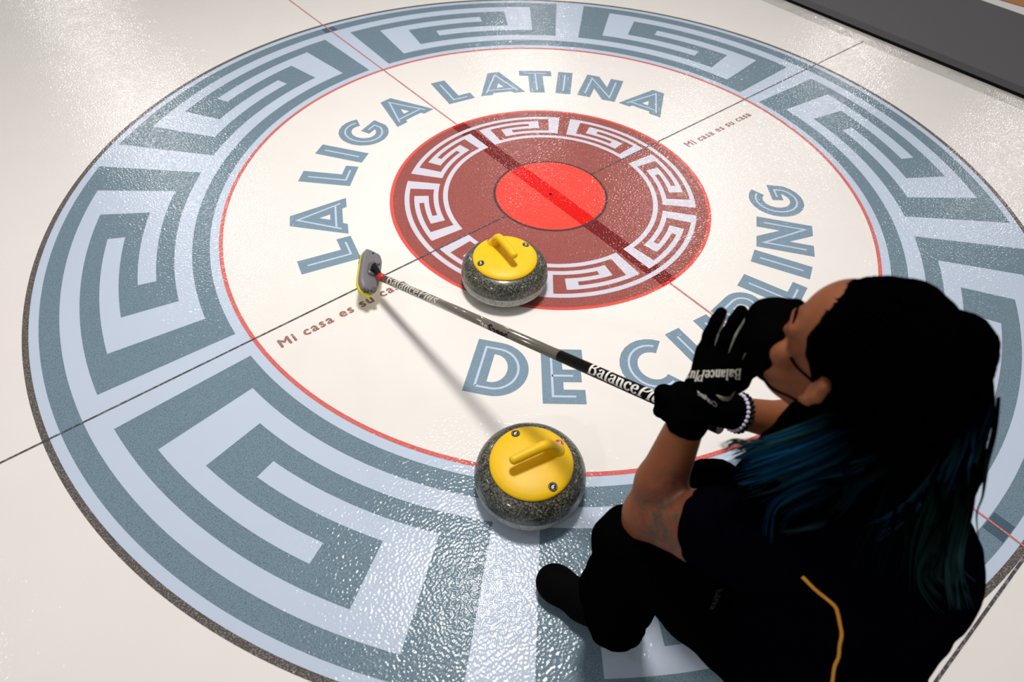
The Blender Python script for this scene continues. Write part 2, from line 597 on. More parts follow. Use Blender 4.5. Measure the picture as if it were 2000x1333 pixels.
def tube(pts, radii, n=10, flat=1.0, ref=Vector((0, 0, 1)), cap=True):
    """swept tube with per-point radius; flat squashes one axis"""
    pts = [Vector(p) for p in pts]
    if isinstance(radii, (int, float)): radii = [radii] * len(pts)
    vs, fs = [], []
    x = None
    for i, p in enumerate(pts):
        d = (pts[min(i + 1, len(pts) - 1)] - pts[max(i - 1, 0)])
        if d.length < 1e-9: d = Vector((0, 0, 1))
        d.normalize()
        if x is None: x = frame(d, ref)[0]
        x = (x - d * x.dot(d)).normalized(); y = d.cross(x)
        for k in range(n):
            a = 2 * PI * k / n
            vs.append(p + x * (radii[i] * math.cos(a)) + y * (radii[i] * flat * math.sin(a)))
    for i in range(len(pts) - 1):
        for k in range(n):
            k2 = (k + 1) % n
            fs.append((i * n + k, i * n + k2, (i + 1) * n + k2, (i + 1) * n + k))
    if cap:
        fs.append(tuple(range(n))[::-1]); fs.append(tuple((len(pts) - 1) * n + k for k in range(n)))
    return vs, fs


def spline(pts, n=8):
    pts = [Vector(p) for p in pts]
    P = [pts[0] * 2 - pts[1]] + pts + [pts[-1] * 2 - pts[-2]]
    out = []
    for i in range(1, len(P) - 2):
        a, b, c, d = P[i - 1:i + 3]
        for k in range(n):
            t = k / n
            out.append(0.5 * ((2 * b) + (c - a) * t + (2 * a - 5 * b + 4 * c - d) * t * t + (3 * b - a - 3 * c + d) * t ** 3))
    out.append(P[-2])
    return out


# ------------------------------------------------------------------ curling stones
def make_stone(loc, handle_dir, label, digit, badges):
    """badges: (angle deg, colour material, character)"""
    root = empty('curling_stone', loc)
    tag(root, label, 'curling stone', 'yellow-handled curling stones on the painted target')
    prof = []
    # running cup, lower curve, striking band, polished shoulder, top
    def sup(cx, cz, rx, rz, a0, a1, n):
        for i in range(n + 1):
            a = math.radians(a0 + (a1 - a0) * i / n)
            prof.append((cx + rx * math.cos(a), cz + rz * math.sin(a)))
    prof.append((0.0, 0.006)); prof.append((0.055, 0.006)); prof.append((0.062, 0.0)); prof.append((0.067, 0.002))
    sup(0.088, 0.045, 0.054, 0.043, -80, -22, 10)
    lo = len(prof)
    prof += [(0.1422, 0.034), (0.1436, 0.042), (0.1442, 0.052), (0.1438, 0.062), (0.1425, 0.070)]
    hi = len(prof)
    sup(0.088, 0.070, 0.054, 0.046, 4, 84, 16)
    prof.append((0.0, 0.1175))
    vs, fs = lathe(prof, 96)
    fm = []
    for q in fs:
        if len(q) > 4: fm.append(0); continue
        zc = sum(vs[i][2] for i in q) / 4
        rc = math.hypot(vs[q[0]][0], vs[q[0]][1])
        fm.append(1 if (0.030 < zc < 0.066 and rc > 0.13) else 0)
    g = mesh('granite_body', vs, fs, None, root, smooth=True, mats=[M['granite'], M['granband']], fmat=fm)
    # handle plate
    pr = [(0.0, 0.1160), (0.104, 0.1135), (0.1058, 0.1155), (0.1055, 0.1185), (0.102, 0.1225), (0.092, 0.1265), (0.07, 0.1305), (0.04, 0.133), (0.0, 0.1345)]
    vs, fs = lathe(pr, 96)
    plate = mesh('handle_plate', vs, fs, M['yellow'], root, smooth=True)
    # goose-neck grip: rises near one side and runs back across the plate
    hd = Vector((math.cos(handle_dir), math.sin(handle_dir), 0))   # from neck to grip tip
    pts = [hd * -0.066 + Vector((0, 0, 0.124)), hd * -0.061 + Vector((0, 0, 0.140)), hd * -0.053 + Vector((0, 0, 0.157)),
           hd * -0.040 + Vector((0, 0, 0.1705)), hd * -0.018 + Vector((0, 0, 0.1735)), hd * 0.012 + Vector((0, 0, 0.1725)),
           hd * 0.038 + Vector((0, 0, 0.1705)), hd * 0.055 + Vector((0, 0, 0.169)), hd * 0.0605 + Vector((0, 0, 0.1685)), hd * 0.0625 + Vector((0, 0, 0.1683))]
    rad = [0.026, 0.0180, 0.0152, 0.0140, 0.0132, 0.0130, 0.0128, 0.0118, 0.0075, 0.002]
    sp = spline(pts, 6)
    rr = []
    for i in range(len(pts) - 1):
        for k in range(6): rr.append(rad[i] + (rad[i + 1] - rad[i]) * k / 6)
    rr.append(rad[-1])
    sidev = Vector((0, 0, 1)).cross(hd)
    vs, fs = tube(sp, rr, 20, ref=hd)
    mesh('grip', vs, fs, M['yellow'], root, smooth=True)
    for ang, bm_, chh, rot in badges:
        a = math.radians(ang)
        c = Vector((math.cos(a), math.sin(a), 0)) * 0.0875
        rb = 0.0113
        zt = 0.1283
        tilt = Matrix.Rotation(math.radians(14), 3, Vector((-math.sin(a), math.cos(a), 0)))
        def P_(x, y, h): return c + Vector((0, 0, zt)) + tilt @ Vector((x, y, h))
        vv, ff = lathe([(rb, -0.003), (rb, 0.0004), (rb * 0.94, 0.0008), (0.0, 0.0009)], 28)
        b = mesh('badge', [P_(*v) for v in vv], ff, bm_, root)
        tv, tf = text_mesh(chh, 0.0150, 0.0004)
        mx = (min(v[0] for v in tv) + max(v[0] for v in tv)) / 2; my = (min(v[1] for v in tv) + max(v[1] for v in tv)) / 2
        cr, sr = math.cos(rot), math.sin(rot)
        mesh('badge_number', [P_((x - mx) * cr - (y - my) * sr, (x - mx) * sr + (y - my) * cr, 0.0012) for x, y in tv], tf, M['white'], b)
        rv, rf = [], []
        for k in range(28):
            t = 2 * PI * k / 28
            if k % 14 in (0, 7): continue
            t2 = 2 * PI * (k + 1) / 28
            q = len(rv)
            for (r_, t_) in ((0.0086, t), (0.0092, t), (0.0092, t2), (0.0086, t2)):
                rv.append(P_(r_ * math.cos(t_), r_ * math.sin(t_), 0.0012))
            rf.append((q, q + 1, q + 2, q + 3))
        mesh('badge_print', rv, rf, M['silverp'], b)
    return root


def ang_of(p0, p1, z):
    """world heading between two places of the frame at height z"""
    def g(px, py):
        d = FWD + RGT * (px - 1000) / FPX - UPV * (py - 666.5) / FPX
        t = (z - CAM[2]) / d[2]
        return CAM + t * d
    a, b = g(*p0), g(*p1)
    return math.atan2(b[1] - a[1], b[0] - a[0])


def ground(px, py, z=0.0):
    d = FWD + RGT * (px - 1000) / FPX - UPV * (py - 666.5) / FPX
    return Vector(CAM + (z - CAM[2]) / d[2] * d)


S1 = ground(985.5, 530, 0.058); S2 = ground(1035.5, 927, 0.058)
def badge_ang(c, px, py):
    q = ground(px, py, 0.129); return math.degrees(math.atan2(q.y - c.y, q.x - c.x))


h1 = ang_of((974, 462), (1008, 500), 0.17)
h2 = ang_of((1078, 856), (994, 892), 0.17)
make_stone((S1.x, S1.y, 0.0009), h1, 'yellow-handled granite curling stone on the edge of the dark red inner ring', '5',
           [(badge_ang(S1, 939.5, 514), M['badge'], '5', h1 + 1.2), (badge_ang(S1, 1029, 477), M['badge'], '5', h1 + 1.0), (badge_ang(S1, 952, 463), M['badgered'], '3', h1 + 1.2)])
make_stone((S2.x, S2.y, 0.0009), h2, 'yellow-handled granite curling stone just inside the outer ring, nearest the crouching person', '6',
           [(badge_ang(S2, 1004, 842), M['badge'], '6', h2 + 2.2), (badge_ang(S2, 1075, 945), M['badge'], '6', h2 + 2.2), (badge_ang(S2, 1099, 862), M['badgered'], '3', h2 + 2.2)])

# ------------------------------------------------------------------ broom
BA = ground(742, 541, 0.095)                      # where the shaft meets the head
BB = at(1408, 834, 1.140)                         # butt end in her hand
BD = (BB - BA).normalized()
BL = (BB - BA).length
broom = empty('curling_broom', (BA.x, BA.y, 0.0))
tag(broom, 'grey and black curling broom held out over the ice with yellow-edged head', 'broom')
bx, by, bz = frame(BD)                            # bx sideways, by upish


def t_at(px):
    lo, hi = 0.0, BL
    for _ in range(40):
        mid = (lo + hi) / 2
        if proj(BA + BD * mid)[0] < px: lo = mid
        else: hi = mid
    return lo


def seg(name, t0, t1, r0, r1, mat, parent=broom):
    vs, fs = tube([BA + BD * t0, BA + BD * (t0 + 1e-4), BA + BD * (t1 - 1e-4), BA + BD * t1], [r0 * 0.9, r0, r1, r1 * 0.9], 32)
    return mesh(name, vs, fs, mat, parent, world=True, smooth=False) if False else smooth_sides(mesh(name, vs, fs, mat, parent, world=True, smooth=True))


def smooth_sides(o):
    for p_ in o.data.polygons:
        if len(p_.vertices) > 6: p_.use_smooth = False
    return o


RS = 0.0127
tR0, tR1, tG, tM = t_at(739), t_at(748), t_at(1094), BL
seg('ferrule', 0.0, tR0, 0.0105, 0.0125, M['blackp'])
tc0, tc1 = t_at(741), t_at(750)
seg('red_band', tc0, tc1, RS + 0.0006, RS + 0.0006, M['redband'])
sh = seg('shaft', tR0, tG, RS, RS, M['shaft'])
gr = seg('shaft_black_section', tG, tM - 0.03, RS + 0.0002, RS + 0.0002, M['shaftblk'])
seg('end_cap', tM - 0.03, tM, RS + 0.0022, RS + 0.0018, M['blackp'])

# serif lettering drawn with a broad nib
NIB = {
    'B': ([[(.16, 0), (.16, 1)], [(.16, .97), (.45, .96), (.58, .78), (.45, .57), (.16, .54)], [(.16, .54), (.52, .50), (.66, .27), (.52, .04), (.16, .03)], [(0, 0), (.2, 0)], [(0, 1), (.2, 1)]], .80),
    'a': ([[(.10, .52), (.18, .64), (.33, .66), (.44, .54), (.44, .08), (.56, .03)], [(.44, .40), (.22, .34), (.10, .18), (.2, .03), (.44, .14)]], .62),
    'l': ([[(.16, 0), (.16, 1)], [(.02, 0), (.3, 0)], [(.02, 1), (.16, 1)]], .36),
    'n': ([[(.14, 0), (.14, .66)], [(.14, .48), (.3, .65), (.46, .55), (.46, 0)], [(0, 0), (.26, 0)], [(.34, 0), (.6, 0)], [(0, .66), (.14, .66)]], .66),
    'c': ([[(.45, .50), (.32, .66), (.15, .56), (.1, .32), (.18, .08), (.34, .02), (.48, .15)]], .54),
    'e': ([[(.1, .36), (.46, .38), (.44, .58), (.3, .67), (.14, .54), (.1, .3), (.2, .06), (.34, .02), (.48, .15)]], .56),
    'P': ([[(.16, 0), (.16, 1)], [(.16, .97), (.48, .95), (.62, .74), (.48, .50), (.16, .46)], [(0, 0), (.34, 0)], [(0, 1), (.2, 1)]], .68),
    'u': ([[(.14, .66), (.14, .15), (.28, .03), (.46, .18)], [(.46, .66), (.46, .0)], [(0, .66), (.14, .66)], [(.46, 0), (.58, 0)]], .64),
    's': ([[(.40, .52), (.26, .66), (.12, .54), (.24, .38), (.40, .22), (.26, .03), (.08, .14)]], .50),
}


def nib_text(s, nx=0.17, ny=0.07, shear_from=None, shear=0.25):
    """list of quads in text units (cap height 1)"""
    quads = []; x0 = 0
    for i, ch in enumerate(s):
        strokes, adv = NIB[ch]
        sh_ = shear if (shear_from is not None and i >= shear_from) else 0
        for st in strokes:
            if len(st) > 2:
                st = [(q.x, q.y) for q in spline([(a, b, 0) for a, b in st], 4)]
            for (xa, ya), (xb, yb) in zip(st, st[1:]):
                dx, dy = xb - xa, yb - ya
                L = math.hypot(dx, dy) or 1
                # nib is an axis aligned ellipse: support across the stroke
                nxv, nyv = -dy / L, dx / L
                k = math.sqrt((nx / 2 * nxv) ** 2 + (ny / 2 * nyv) ** 2)
                ex, ey = dx / L * 0.012, dy / L * 0.012
                q = [(xa - ex + nxv * k, ya - ey + nyv * k), (xb + ex + nxv * k, yb + ey + nyv * k), (xb + ex - nxv * k, yb + ey - nyv * k), (xa - ex - nxv * k, ya - ey - nyv * k)]
                quads.append([(x0 + X + sh_ * Y, Y) for X, Y in q])
        x0 += adv
    return quads, x0


def camside(p):
    """unit vector across the shaft facing the camera"""
    v = Vector(CAM) - p
    v -= BD * v.dot(BD)
    return v.normalized()


def shaft_text(name, t0, t1, hgt, quads, width, mat, parent, off_deg, rad):
    """wrap flat lettering round the shaft; reading from head to butt"""
    k = (t1 - t0) / width
    cs = camside(BA + BD * (t0 + t1) / 2)
    upd = BD.cross(cs); 
    if upd.dot(Vector(UPV)) < 0: upd = -upd
    vs, fs = [], []
    for q in quads:
        # split tall quads so that they follow the curve
        n = max(1, int(abs(max(p_[1] for p_ in q) - min(p_[1] for p_ in q)) / 0.12))
        pa = [(q[0], q[3]), (q[1], q[2])]
        for j in range(n):
            u0, u1 = j / n, (j + 1) / n
            def L_(s, u): a, b = pa[0][s], pa[1][s]; return (a[0] + (b[0] - a[0]) * u, a[1] + (b[1] - a[1]) * u)
            c4 = [L_(0, u0), L_(0, u1), L_(1, u1), L_(1, u0)]
            b0 = len(vs)
            for X, Y in c4:
                th = (Y - 0.5) * hgt / rad + math.radians(off_deg)
                vs.append(BA + BD * (t0 + X * k) + (cs * math.cos(th) + upd * math.sin(th)) * rad)
            fs.append((b0, b0 + 1, b0 + 2, b0 + 3))
    return mesh(name, vs, fs, mat, parent, world=True)


qd, wdt = nib_text('BalancePlus', shear_from=7)
shaft_text('shaft_lettering', t_at(761), t_at(858), 0.030, qd, wdt, M['silverp'], sh, 22, RS + 0.0004)
shaft_text('shaft_lettering', t_at(1156), t_at(1309), 0.0285, qd, wdt, M['white'], gr, 18, RS + 0.0006)


def fquads(s, offset=0.02, shear=0.0):
    vs, fs = text_mesh(s, 1.0, offset, shear)
    out = []
    for q in fs:
        if len(q) == 3: out.append([vs[q[0]], vs[q[1]], vs[q[2]], vs[q[2]]])
        elif len(q) == 4: out.append([vs[i] for i in q])
        else:
            for i in range(1, len(q) - 1): out.append([vs[q[0]], vs[q[i]], vs[q[i + 1]], vs[q[i + 1]]])
    x0 = min(v[0] for v in vs); x1 = max(v[0] for v in vs)
    return [[(x - x0, y / 0.72) for x, y in q] for q in out], x1 - x0


q1, w1 = fquads('Lite'); q2, w2 = fquads('Speed', 0.03, 0.2)
shaft_text('shaft_small_lettering', t_at(938), t_at(960), 0.019, q1, w1, M['silverp'], sh, -26, RS + 0.0004)
shaft_text('shaft_small_lettering', t_at(960), t_at(1001), 0.019, q2, w2, M['shaftblk'], sh, -28, RS + 0.0004)

# head: rounded plate, long axis level, pointing away from the camera
HC = ground(723, 531, 0.078)
ha = Vector((0.60, 0.80, 0.03)).normalized()
hs = Vector((0.80, -0.60, 0.0)).normalized()
phi = math.radians(36)
hn = (Vector((0, 0, 1)) * math.cos(phi) + hs * math.sin(phi)).normalized()
hn = (hn - ha * hn.dot(ha)).normalized()
hs = ha.cross(hn).normalized()


def HP(a, s, n): return HC + ha * a + hs * s + hn * n


def slab(outline, levels):
    """outline list of (a, s); levels list of (n, scale)"""
    vs, fs = [], []
    n = len(outline)
    for (h, sc) in levels:
        for (a, s_) in outline: vs.append(HP(a * sc, s_ * sc, h))
    for j in range(len(levels) - 1):
        for i in range(n):
            i2 = (i + 1) % n
            fs.append((j * n + i, j * n + i2, (j + 1) * n + i2, (j + 1) * n + i))
    fs.append(tuple(range(n))[::-1]); fs.append(tuple((len(levels) - 1) * n + i for i in range(n)))
    return vs, fs


def rounded(pts, r=0.3, n=5):
    out = []
    L = len(pts)
    for i in range(L):
        a, b, c = Vector(pts[i - 1]), Vector(pts[i]), Vector(pts[(i + 1) % L])
        p0, p1 = b.lerp(a, r), b.lerp(c, r)
        for k in range(n + 1):
            t = k / n
            out.append(tuple((p0 * (1 - t) ** 2 + b * 2 * t * (1 - t) + p1 * t * t)))
    return out


ol = rounded([(-0.088, -0.020), (-0.060, -0.034), (0.066, -0.035), (0.092, -0.024), (0.092, 0.024), (0.060, 0.036), (-0.060, 0.034), (-0.088, 0.018)], 0.25)
vs, fs = slab(ol, [(-0.012, 0.97), (-0.006, 1.0), (0.003, 1.0), (0.009, 0.93), (0.012, 0.80)])
hd_ = mesh('broom_head', vs, fs, M['greyp'], broom, world=True)
hd_.data.polygons.foreach_set('use_smooth', [len(p_.vertices) == 4 for p_ in hd_.data.polygons])
vs, fs = slab(ol, [(-0.022, 0.96), (-0.020, 1.02), (-0.012, 1.03), (-0.009, 1.0)])
mesh('brush_pad', vs, fs, M['padyel'], broom, world=True)
tv, tf = text_mesh('BP EQ', 1.0, 0.02)
mesh('pad_lettering', [HP(0.030 + x * 0.015, -0.0368, -0.0205 + y * 0.010) for x, y in tv], tf, M['blackp'], broom, world=True)
# ridges, knobs and pivot on top of the head
for (a, s_, r, h, mt_) in ((0.040, 0.012, 0.011, 0.020, 'greyp'), (-0.080, 0.016, 0.009, 0.016, 'greydk'), (0.073, -0.004, 0.0035, 0.0136, 'blackp'), (-0.089, -0.006, 0.010, 0.004, 'greydk')):
    cs_ = [HP(a, s_, 0.004), HP(a, s_, h - 0.002), HP(a, s_, h)]
    vs, fs = tube(cs_, [r, r, r * 0.8], 20)
    smooth_sides(mesh('head_knob', vs, fs, M[mt_], hd_, world=True, smooth=True))
vs, fs = slab(rounded([(-0.03, -0.016), (0.03, -0.016), (0.03, 0.016), (-0.03, 0.016)]), [(0.008, 1.0), (0.018, 0.9), (0.021, 0.7)])
mesh('pivot_block', vs, fs, M['greydk'], broom, world=True)
vs, fs = tube([HP(-0.014, 0, 0.02), HP(0.004, 0, 0.026), BA + BD * 0.004, BA + BD * 0.02], [0.013, 0.012, 0.009, 0.011], 20)
mesh('pivot', vs, fs, M['blackp'], broom, world=True, smooth=True)

# ------------------------------------------------------------------ smooth solids: distance fields turned into one surface
class SDF:
    def __init__(s, k=0.02): s.p = []; s.k = k

    def cone(s, a, b, ra, rb, k=None): s.p.append(('c', np.array(a, float), np.array(b, float), ra, rb, k or s.k)); return s

    def chain(s, pts, rad, k=None):
        for i in range(len(pts) - 1): s.cone(pts[i], pts[i + 1], rad[i], rad[i + 1], k)
        return s

    def ell(s, c, r, ax=None, k=None):
        ax = np.eye(3) if ax is None else np.array([list(v) for v in ax], float)
        s.p.append(('e', np.array(c, float), np.array(r, float), ax, None, k or s.k)); return s

    def bounds(s):
        lo, hi = np.full(3, 9.0), np.full(3, -9.0)
        for q in s.p:
            if q[0] == 'c':
                for c, r in ((q[1], q[3]), (q[2], q[4])): lo = np.minimum(lo, c - r); hi = np.maximum(hi, c + r)
            else:
                r = max(q[2]); lo = np.minimum(lo, q[1] - r); hi = np.maximum(hi, q[1] + r)
        return lo, hi

    def surface(s, res, wrinkle=None):
        lo, hi = s.bounds(); lo = lo - 4 * res - 0.01; hi = hi + 4 * res + 0.01
        n = np.ceil((hi - lo) / res).astype(int) + 1
        V = np.full(n, 0.5, np.float32)
        ax = [lo[i] + res * np.arange(n[i]) for i in range(3)]
        for q in s.p:
            if q[0] == 'c':
                l = np.minimum(q[1] - q[3], q[2] - q[4]); h = np.maximum(q[1] + q[3], q[2] + q[4])
            else:
                l, h = q[1] - max(q[2]), q[1] + max(q[2])
            mrg = q[5] * 1.5 + 3 * res + 0.01
            i0 = np.maximum(0, ((l - mrg - lo) / res).astype(int)); i1 = np.minimum(n, ((h + mrg - lo) / res).astype(int) + 2)
            X, Y, Z = np.meshgrid(*(ax[i][i0[i]:i1[i]] for i in range(3)), indexing='ij')
            if q[0] == 'c':
                a, b, ra, rb = q[1:5]; d = b - a; L2 = d @ d + 1e-12
                t = np.clip(((X - a[0]) * d[0] + (Y - a[1]) * d[1] + (Z - a[2]) * d[2]) / L2, 0, 1)
                D = np.sqrt((X - a[0] - t * d[0]) ** 2 + (Y - a[1] - t * d[1]) ** 2 + (Z - a[2] - t * d[2]) ** 2) - (ra + (rb - ra) * t)
            else:
                c, r, A = q[1:4]
                P_ = [(X - c[0]) * A[i][0] + (Y - c[1]) * A[i][1] + (Z - c[2]) * A[i][2] for i in range(3)]
                k0 = np.sqrt(sum((P_[i] / r[i]) ** 2 for i in range(3)))
                k1 = np.sqrt(sum((P_[i] / r[i] ** 2) ** 2 for i in range(3))) + 1e-9
                D = k0 * (k0 - 1) / k1
            sl = tuple(slice(i0[i], i1[i]) for i in range(3))
            O = V[sl]; k = q[5]
            hh = np.clip(0.5 + 0.5 * (O - D) / k, 0, 1)
            V[sl] = O + (D - O) * hh - k * hh * (1 - hh)
        # surface nets
        ins = V < 0
        c8 = [ins[dx:n[0] - 1 + dx, dy:n[1] - 1 + dy, dz:n[2] - 1 + dz] for dx in (0, 1) for dy in (0, 1) for dz in (0, 1)]
        cnt = sum(c.astype(np.int8) for c in c8)
        act = (cnt > 0) & (cnt < 8)
        cells = np.argwhere(act)
        idx = np.full(act.shape, -1, np.int64); idx[act] = np.arange(len(cells))
        acc = np.zeros((len(cells), 3)); num = np.zeros(len(cells))
        cr = [(dx, dy, dz) for dx in (0, 1) for dy in (0, 1) for dz in (0, 1)]
        for a in cr:
            for axis in range(3):
                if a[axis]: continue
                b = list(a); b[axis] = 1
                va = V[tuple((cells + a).T)]; vb = V[tuple((cells + b).T)]
                mk = (va < 0) != (vb < 0)
                t = np.where(mk, va / np.where(mk, va - vb, 1), 0)
                pt = np.array(a) + t[:, None] * (np.array(b) - np.array(a))
                acc[mk] += pt[mk]; num[mk] += 1
        verts = lo + res * (cells + acc / num[:, None])
        faces = []
        for axis in range(3):
            o1, o2 = [(1, 2), (2, 0), (0, 1)][axis]
            sa = [slice(0, -1)] * 3; 
            A = ins[:-1, :, :] if axis == 0 else (ins[:, :-1, :] if axis == 1 else ins[:, :, :-1])
            B = ins[1:, :, :] if axis == 0 else (ins[:, 1:, :] if axis == 1 else ins[:, :, 1:])
            E_ = np.argwhere(A != B)
            E_ = E_[(E_[:, o1] > 0) & (E_[:, o2] > 0)]
            E_ = E_[(E_[:, o1] < n[o1] - 1) & (E_[:, o2] < n[o2] - 1)]
            s0 = A[tuple(E_.T)]
            def cell(d1, d2):
                c = E_.copy(); c[:, o1] -= d1; c[:, o2] -= d2; return idx[tuple(c.T)]
            q = np.stack([cell(1, 1), cell(0, 1), cell(0, 0), cell(1, 0)], 1)
            q[~s0] = q[~s0][:, ::-1]
            faces.append(q[(q >= 0).all(1)])
        faces = np.concatenate(faces)
        if wrinkle: verts = wrinkle(verts, faces)
        return verts, faces

    def obj(s, name, res, mat, parent, wrinkle=None):
        v, f_ = s.surface(res, wrinkle)
        o = mesh(name, v.tolist(), f_.tolist(), mat, parent, world=True, smooth=True)
        return o, BVHTree.FromPolygons([Vector(x) for x in v.tolist()], f_.tolist())


def v3(*a): return np.array(a, float)
def ray(bvh, px, py, lift=0.0006):
    d = Vector(FWD + RGT * (px - 1000) / FPX - UPV * (py - 666.5) / FPX).normalized()
    h = bvh.ray_cast(Vector(CAM), d)
    if h[0] is None: return None
    nn = h[1] if h[1].dot(d) < 0 else -h[1]
    return h[0] + nn * lift


def vnormals(verts, faces):
    a, b, c = verts[faces[:, 0]], verts[faces[:, 1]], verts[faces[:, 2]]
    fn = np.cross(b - a, c - a)
    N_ = np.zeros_like(verts)
    for i in range(4): np.add.at(N_, faces[:, i], fn)
    return N_ / (np.linalg.norm(N_, axis=1, keepdims=True) + 1e-12)


def folds(amp, wl, seed=0):
    def fn(verts, faces):
        nn = vnormals(verts, faces)
        out = np.empty(len(verts))
        for i, v in enumerate(verts):
            out[i] = mnoise.noise(Vector((v[0] / wl + seed, v[1] / wl, v[2] / wl * 0.6))) + 0.4 * mnoise.noise(Vector((v[0] / wl * 2.3, v[1] / wl * 2.3 + seed, v[2] / wl * 2.3)))
        return verts + nn * (out * amp)[:, None]
    return fn


# ------------------------------------------------------------------ the crouching person
# joints
HEAD = v3(-0.7956, -1.3758, 0.9078)
def rot3(y, p_, r):
    cz, sz, cx, sx, cy, sy = math.cos(y), math.sin(y), math.cos(p_), math.sin(p_), math.cos(r), math.sin(r)
    return np.array([[cz, -sz, 0], [sz, cz, 0], [0, 0, 1]]) @ np.array([[1, 0, 0], [0, cx, -sx], [0, sx, cx]]) @ np.array([[cy, 0, sy], [0, 1, 0], [-sy, 0, cy]])
HR = rot3(6.2543, 0.1552, 0.1102)
def hp(x, y, z): return HEAD + HR @ v3(x, y, z)
HX = [HR[:, 0], HR[:, 1], HR[:, 2]]

ELB = np.array(at(1265, 1005, 1.115)); WRI = np.array(at(1352, 800, 1.010))
SHL = np.array(at(1500, 1062, 0.945))
RSH = v3(-0.625, -1.46, 0.70); RWR = np.array(at(1418, 802, 1.125)); RELB = np.array(at(1590, 835, 1.20))
NECK = v3(-0.795, -1.455, 0.765)
CHEST = v3(-0.79, -1.54, 0.60); WAIST = np.array(at(1595, 1270, 1.07)); PELV = np.array(at(1630, 1345, 1.12))
LHIP = v3(-0.865, -1.60, 0.30); RHIP = v3(-0.70, -1.61, 0.28)
LKN = np.array(at(1232, 1062, 1.165)); LAN = v3(-0.968, -1.295, 0.075)
RKN = np.array(at(1388, 962, 1.265)); RAN = v3(-0.74, -1.32, 0.08)
TAT = [tuple((ELB * 0.55 + SHL * 0.45)), tuple(RELB * 0.75 + RWR * 0.25), tuple(ELB * 0.92 + WRI * 0.08 + v3(0.035, 0.01, 0))]
M['skin'] = skin_mat()

person = empty('person', (-0.86, -1.40, 0.0))
tag(person, 'person crouching in black with long blue hair, cupping a gloved hand to their mouth', 'person')

# ---- body: one continuous surface
B = SDF(0.025)
B.ell(hp(0, -0.010, 0.038), (0.072, 0.088, 0.076), HX, 0.02)          # cranium
B.ell(hp(0, 0.052, 0.045), (0.060, 0.042, 0.052), HX, 0.02)           # forehead
B.ell(hp(0, 0.045, -0.045), (0.052, 0.050, 0.062), HX, 0.025)         # face and jaw
B.ell(hp(0, 0.075, -0.082), (0.022, 0.020, 0.018), HX, 0.02)          # chin
for sx in (-1, 1):
    B.ell(hp(0.043 * sx, 0.066, -0.018), (0.021, 0.018, 0.018), HX, 0.016)   # cheekbone
    B.cone(hp(0.016 * sx, 0.093, 0.020), hp(0.050 * sx, 0.076, 0.022), 0.006, 0.006, 0.012)  # brow
    B.ell(hp(0.031 * sx, 0.082, 0.006), (0.012, 0.009, 0.009), HX, 0.005)    # closed eye
    B.chain([hp(0.073 * sx, 0.006, 0.022), hp(0.085 * sx, 0.000, 0.020), hp(0.088 * sx, -0.003, 0.004), hp(0.083 * sx, 0.002, -0.014), hp(0.075 * sx, 0.008, -0.026)], [0.006, 0.0065, 0.0065, 0.006, 0.006], 0.006)  # ear
    B.ell(hp(0.076 * sx, 0.004, 0.000), (0.006, 0.012, 0.018), HX, 0.006)
B.ell(hp(0, 0.0, 0), (0.01, 0.01, 0.01), HX, 0.01)
B.cone(hp(0, 0.093, 0.014), hp(0, 0.112, -0.022), 0.0075, 0.011, 0.012)      # nose
B.cone(hp(0, -0.02, -0.05), NECK, 0.052, 0.056, 0.03)
B.cone(NECK, CHEST, 0.055, 0.105, 0.03)
B.cone(SHL, NECK, 0.040, 0.045, 0.03); B.cone(RSH, NECK, 0.040, 0.045, 0.03)
B.cone(CHEST + v3(-.03, 0, 0), WAIST, 0.105, 0.095, 0.04); B.cone(CHEST + v3(.03, 0, 0), WAIST, 0.105, 0.095, 0.04)
B.cone(WAIST, PELV, 0.095, 0.085, 0.03)
MIDU = SHL * 0.5 + ELB * 0.5
B.chain([SHL, MIDU, ELB], [0.060, 0.058, 0.043], 0.012)
FM = ELB * 0.68 + WRI * 0.32
B.chain([ELB, FM, WRI], [0.039, 0.0415, 0.0265], 0.012)
B.chain([RSH, RSH * .5 + RELB * .5, RELB], [0.048, 0.044, 0.036], 0.02)
B.chain([RELB, RELB * .65 + RWR * .35, RWR], [0.036, 0.037, 0.025], 0.012)
for hpnt, kn, an, sd in ((LHIP, LKN, LAN, -1), (RHIP, RKN, RAN, 1)):
    B.chain([hpnt, kn], [0.082, 0.052], 0.03)
    B.chain([kn, kn * .65 + an * .35 + v3(0, -0.015, 0), an], [0.052, 0.050, 0.032], 0.02)
    B.cone(an + v3(0, -0.03, -0.03), an + v3(-0.02, 0.08, -0.04), 0.026, 0.020, 0.02)

# ---- hands (they are part of the body surface; the gloves cover them)
def hpt(px, py, d): return np.array(at(px, py, d))
KN = {  # left hand: knuckle, middle joint, end joint, tip
    'pinky': [hpt(1379, 692, 0.985), hpt(1387, 655, 0.968), hpt(1399, 627, 0.955), hpt(1409, 611, 0.945)],
    'ring': [hpt(1406, 697, 0.972), hpt(1421, 657, 0.950), hpt(1436, 627, 0.937), hpt(1448, 608, 0.928)],
    'middle': [hpt(1434, 704, 0.960), hpt(1451, 661, 0.936), hpt(1467, 631, 0.922), hpt(1478, 612, 0.914)],
    'index': [hpt(1458, 708, 0.950), hpt(1476, 672, 0.925), hpt(1490, 645, 0.912), hpt(1499, 628, 0.906)],
}
THUMB = [hpt(1400, 770, 1.02), hpt(1440, 742, 0.998), hpt(1466, 716, 0.975), hpt(1478, 694, 0.955)]
PALM = [WRI * 0.8 + hpt(1400, 740, 0.99) * 0.2]
